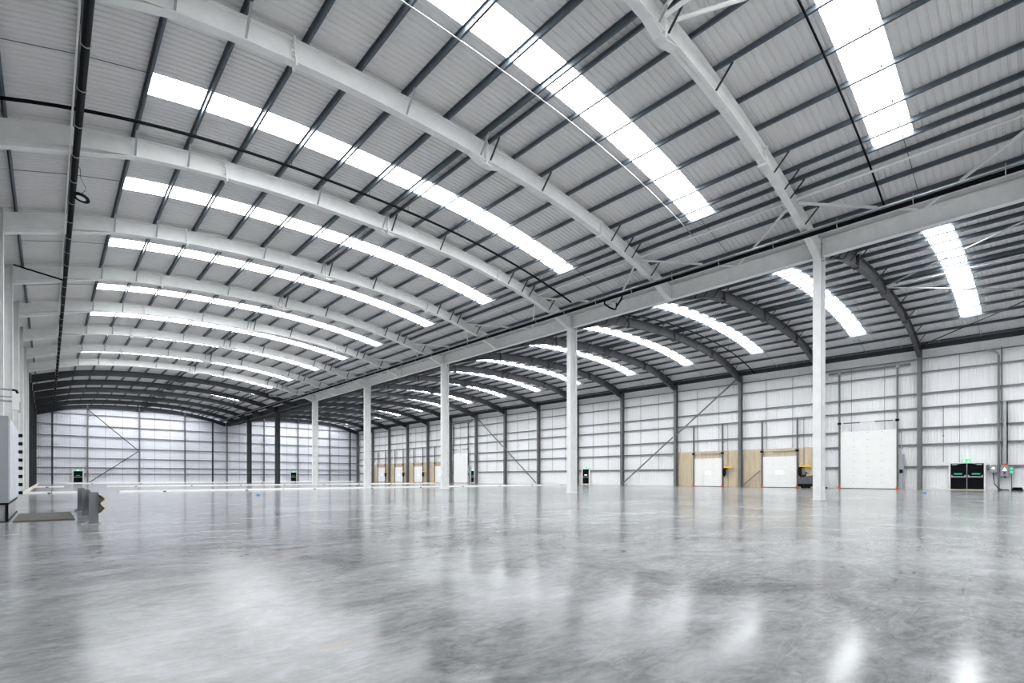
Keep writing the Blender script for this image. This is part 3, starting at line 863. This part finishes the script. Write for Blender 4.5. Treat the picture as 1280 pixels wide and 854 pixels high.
part('loop', MB().path([(.1, .17, 1.2), (.02, .14, .75), (0, .10, .45), (-.03, -.1, .15), (-.05, -.35, .03), (-.08, -.5, .02), (-.05, -.66, .03)], .028, 7), 'black', t, smooth=True)
part('floor_bundle', MB().path([(-.1, -.1, .02), (-.15, -.4, .03), (-.12, -.66, .02), (-.2, -.55, .04), (-.18, -.25, .02)], .035, 7), 'black', t, smooth=True)
t = thing('hose_coil', 'coiled black hose lying on the floor at the right edge', 'hose', (50.9, 1.22, 0))
for i in range(4):
    pts = [((.22 + .03 * (i % 2)) * math.cos(a), (.28 - .02 * i) * math.sin(a), .05 + .06 * i) for a in lin(.3 * i, .3 * i + 6.2, 26)]
    part('hose_loop', MB().path(pts, .035, 7), 'black', t, smooth=True)
# slim conduit left of exit
t = thing('wall_conduit', 'slim grey conduit dropping down the wall left of the exit sign', 'conduit', (51.28, 5.30, 2.2))
part('pipe', MB().tube((0, 0, 0), (0, 0, 4.4), .025, 6), 'girt', t, smooth=True)
part('clip', MB().box(-.03, .03, -.05, .05, 2.0, 2.1), 'girt', t)

# ---------------- floor scrubber behind the first column
t = thing('floor_scrubber', 'grey and black ride-on floor scrubber half hidden behind the nearest column', 'floor scrubber', (50.1, 14.15, 0))
part('body', MB().prism([(-.95, .38), (.98, .38), (1.0, .75), (.90, .95), (.25, 1.10), (-.05, 1.12), (-.35, .95), (-.75, .95), (-.95, .75)], 'x', -.38, .38), 'scrub', t)
part('lower_skirt', MB().prism([(-.98, .16), (1.02, .16), (1.02, .40), (-.98, .40)], 'x', -.42, .42), 'black', t)
part('seat', MB().prism([(-.55, .95), (-.05, 1.08), (-.05, 1.16), (-.45, 1.08), (-.60, 1.50), (-.70, 1.50), (-.62, 1.0)], 'x', -.24, .24), 'black', t)
st = part('steering_column', MB().bar((0, .62, .98), (0, .42, 1.38), .08, .08).prism([(.42, .98), (.88, .92), (.80, 1.15), (.55, 1.22)], 'x', -.25, .25), 'black', t)
part('steering_wheel', MB().path([(.2 * math.cos(a), .42 + .16 * math.sin(a), 1.42 + .06 * math.sin(a)) for a in lin(0, 6.28, 20)], .02, 6), 'black', st)
for x in (-.40, .40):
    for y in (-.62, .62):
        part('wheel', MB().tube((x - .06, y, .15), (x + .06, y, .15), .15, 16), 'black', t, smooth=False)
part('squeegee', MB().path([(-.5, -1.0, .06), (-.25, -1.12, .06), (.25, -1.12, .06), (.5, -1.0, .06)], .06, 6), 'black', t)
part('brush_deck', MB().box(-.45, .45, .2, .7, .02, .16), 'black', t)
part('tank_lid', MB().prism([(-.85, .95), (-.38, .95), (-.42, 1.02), (-.82, 1.02)], 'x', -.3, .3), 'scrub', t)

# ================================================================== LEFT: CABINET, MAT, BARRIER
t = thing('switch_cabinet', 'long grey electrical cabinet with black rotary handles by the left wall', 'cabinet', (-.93, 15.7, 0))
part('plinth', MB().box(-.26, .26, .05, 4.55, .02, .40), 'galv', t)
pf = part('plinth_frame', MB().box(-.29, .29, 0, 4.65, .38, .43).box(-.29, .29, 0, 4.65, 0, .02).box(.24, .29, 0, .05, .02, .38).box(-.29, -.24, 0, .05, .02, .38), 'black', t)
part('body', MB().box(-.29, .29, 0, 4.65, .43, 2.36), 'cab', t)
for i in range(4):
    d = part('cabinet_door', MB().box(.29, .315, .06 + i * 1.14, 1.13 + i * 1.14, .48, 2.31), 'cabside', t)
    for j in range(8 if i == 3 else 0):
        z = .55 + j * .235
        part('rotary_handle', MB().tube((.315, 1.0 + i * 1.14, z), (.35, 1.0 + i * 1.14, z), .05, 10).box(.35, .40, 0.98 + i * 1.14, 1.02 + i * 1.14, z - .05, z + .05), 'black', d)
part('lifting_eye', MB().path([(.05 + .05 * math.cos(a), .6, 2.40 + .05 * math.sin(a)) for a in lin(0, 6.28, 14)], .012, 6), 'galv', t)
t = thing('conduit_bridge', 'three grey conduits crossing from the left wall to a pale junction box', 'conduit', (-.72, 19.5, 0))
for z, r_ in ((3.42, .028), (3.22, .018), (3.10, .028)):
    part('conduit', MB().tube((-1.2, .0, z), (0, .0, z), r_, 8), 'galv', t, smooth=True)
part('junction_box', MB().box(0.0, .14, -.09, .09, 2.86, 3.32), 'kerb', t)
part('elbow', MB().path([(0, 0, 3.42), (.08, 0, 3.41), (.11, 0, 3.33)], .03, 8), 'black', t)
part('drop_bracket', MB().box(.12, .17, -.06, .06, 2.80, 3.1), 'galv', t)
o = part('floor_mat', MB().box(0, 1.04, 0, 3.25, 0, .015).box(.02, 1.02, .02, 3.23, .015, .022), 'rubber', None, (-.57, 15.55, 0))
tag(o, 'dark brown rubber floor mat beside the grey cabinet', 'mat')
# crash barrier
t = thing('crash_barrier', 'short galvanised crash barrier on three posts with yellow-edged rail', 'barrier', (.735, 13.8, 0))
for i, y in enumerate((0, 2.85, 5.5)):
    ps = part('post', MB().box(-.10, -.09, y, y + .10, 0, .68).box(-.10, .06, y + .045, y + .055, 0, .68).box(.05, .06, y, y + .10, 0, .68).box(-.10, .06, y - .002, y + .008, .02, .66), 'girt', t)
    part('base_plate', MB().box(-.22, .10, y - .08, y + .18, 0, .015).prism([(-.19, .015), (-.10, .015), (-.10, .09)], 'y', y + .046, y + .054), 'galv', ps)
wp = [(.062, .62), (.075, .62), (.145, .54), (.145, .52), (.08, .455), (.08, .42), (.145, .345), (.145, .32), (.075, .24), (.062, .24)]
wi = [(x - .012, z) for x, z in wp]
poly = wp + list(reversed([(x - .012 if 0 < i < 9 else x - .012, z) for i, (x, z) in enumerate(wp)]))
part('rail', MB().strip([(x, -.12, z) for x, z in wp], [(x, 5.7, z) for x, z in wp], (-.010, 0, 0)), 'dark', t)
part('yellow_edge', MB().strip([(x + .003, -.13, z) for x, z in wp], [(x + .003, .05, z) for x, z in wp], (.012, 0, 0)), 'yellow', t)

# ---------------- low kerbs across the floor
def kerb_run(label, axis, p0, p1, seg, h=.13, w=.16, mn='kerb', gap=.05, skip=()):
    t = thing('floor_kerb', label, 'kerb', p0, 'low floor kerbs')
    L = (p1[0] - p0[0]) if axis == 'x' else (p1[1] - p0[1])
    n = max(1, int(round(L / seg)))
    s = L / n
    for i in range(n):
        if i in skip: continue
        a, b_ = i * s + gap / 2, (i + 1) * s - gap / 2
        poly = [(-w / 2, 0), (w / 2, 0), (w / 2 * .8, h), (-w / 2 * .8, h)]
        mb = MB()
        if axis == 'x': mb.prism(poly, 'x', a, b_)
        else: mb.prism(poly, 'y', a, b_)
        sg = part('segment', mb, mn, t)
        if axis == 'x' and i % 2 == 0:
            part('fixing_block', MB().box(b_ - .16, b_ - .02, -w / 2 - .05, -w / 2, 0, .07), 'dark', sg)
    return t
kerb_run('low white kerb across the floor, short run by the left wall, nearer row', 'x', (-1.1, 41.2, 0), (1.45, 41.2, 0), 1.2)
kerb_run('low white kerb stretching across the floor, long nearer row', 'x', (3.4, 41.2, 0), (47.0, 41.2, 0), 2.5)
kerb_run('low white kerb across the floor, short run by the left wall, farther row', 'x', (-1.1, 66.0, 0), (1.2, 66.0, 0), 1.2)
kerb_run('low white kerb stretching across the floor, long farther row', 'x', (4.4, 65.5, 0), (47.0, 65.5, 0), 2.5)
kerb_run('pale timber kerb along the foot of the left columns', 'y', (-1.02, 42.0, 0), (-1.02, 100.0, 0), 3.6, .14, .16, 'beige')
kerb_run('low white kerb before the far wall', 'x', (2.0, 98.5, 0), (47.0, 98.5, 0), 3.0, .16)

# ---------------- scraps on the floor
def scrap(loc, label, w):
    mb = MB().prism([(-w, -.05), (-.2 * w, -.10), (w, -.04), (.8 * w, .08), (-.5 * w, .10)], 'z', .003, .03).prism([(-.5 * w, -.06), (.4 * w, -.05), (.2 * w, .06)], 'z', .03, .09)
    tag(part('blue_scrap', mb, 'blue', None, loc), label, 'scrap', 'blue scraps')
scrap((8.36, 29.2, 0), 'small blue scrap on the floor in the middle distance', .14)
scrap((39.2, 4.92, 0), 'small blue scrap on the floor before the tall white door', .26)
o = part('dark_plank', MB().box(-1.3, 1.3, -.15, .15, 0, .05).box(-1.1, 1.4, -.10, .12, .05, .09), 'dark', None, (19.2, 41.9, 0))
tag(o, 'dark flat plank lying by the long white kerb near the columns', 'plank')
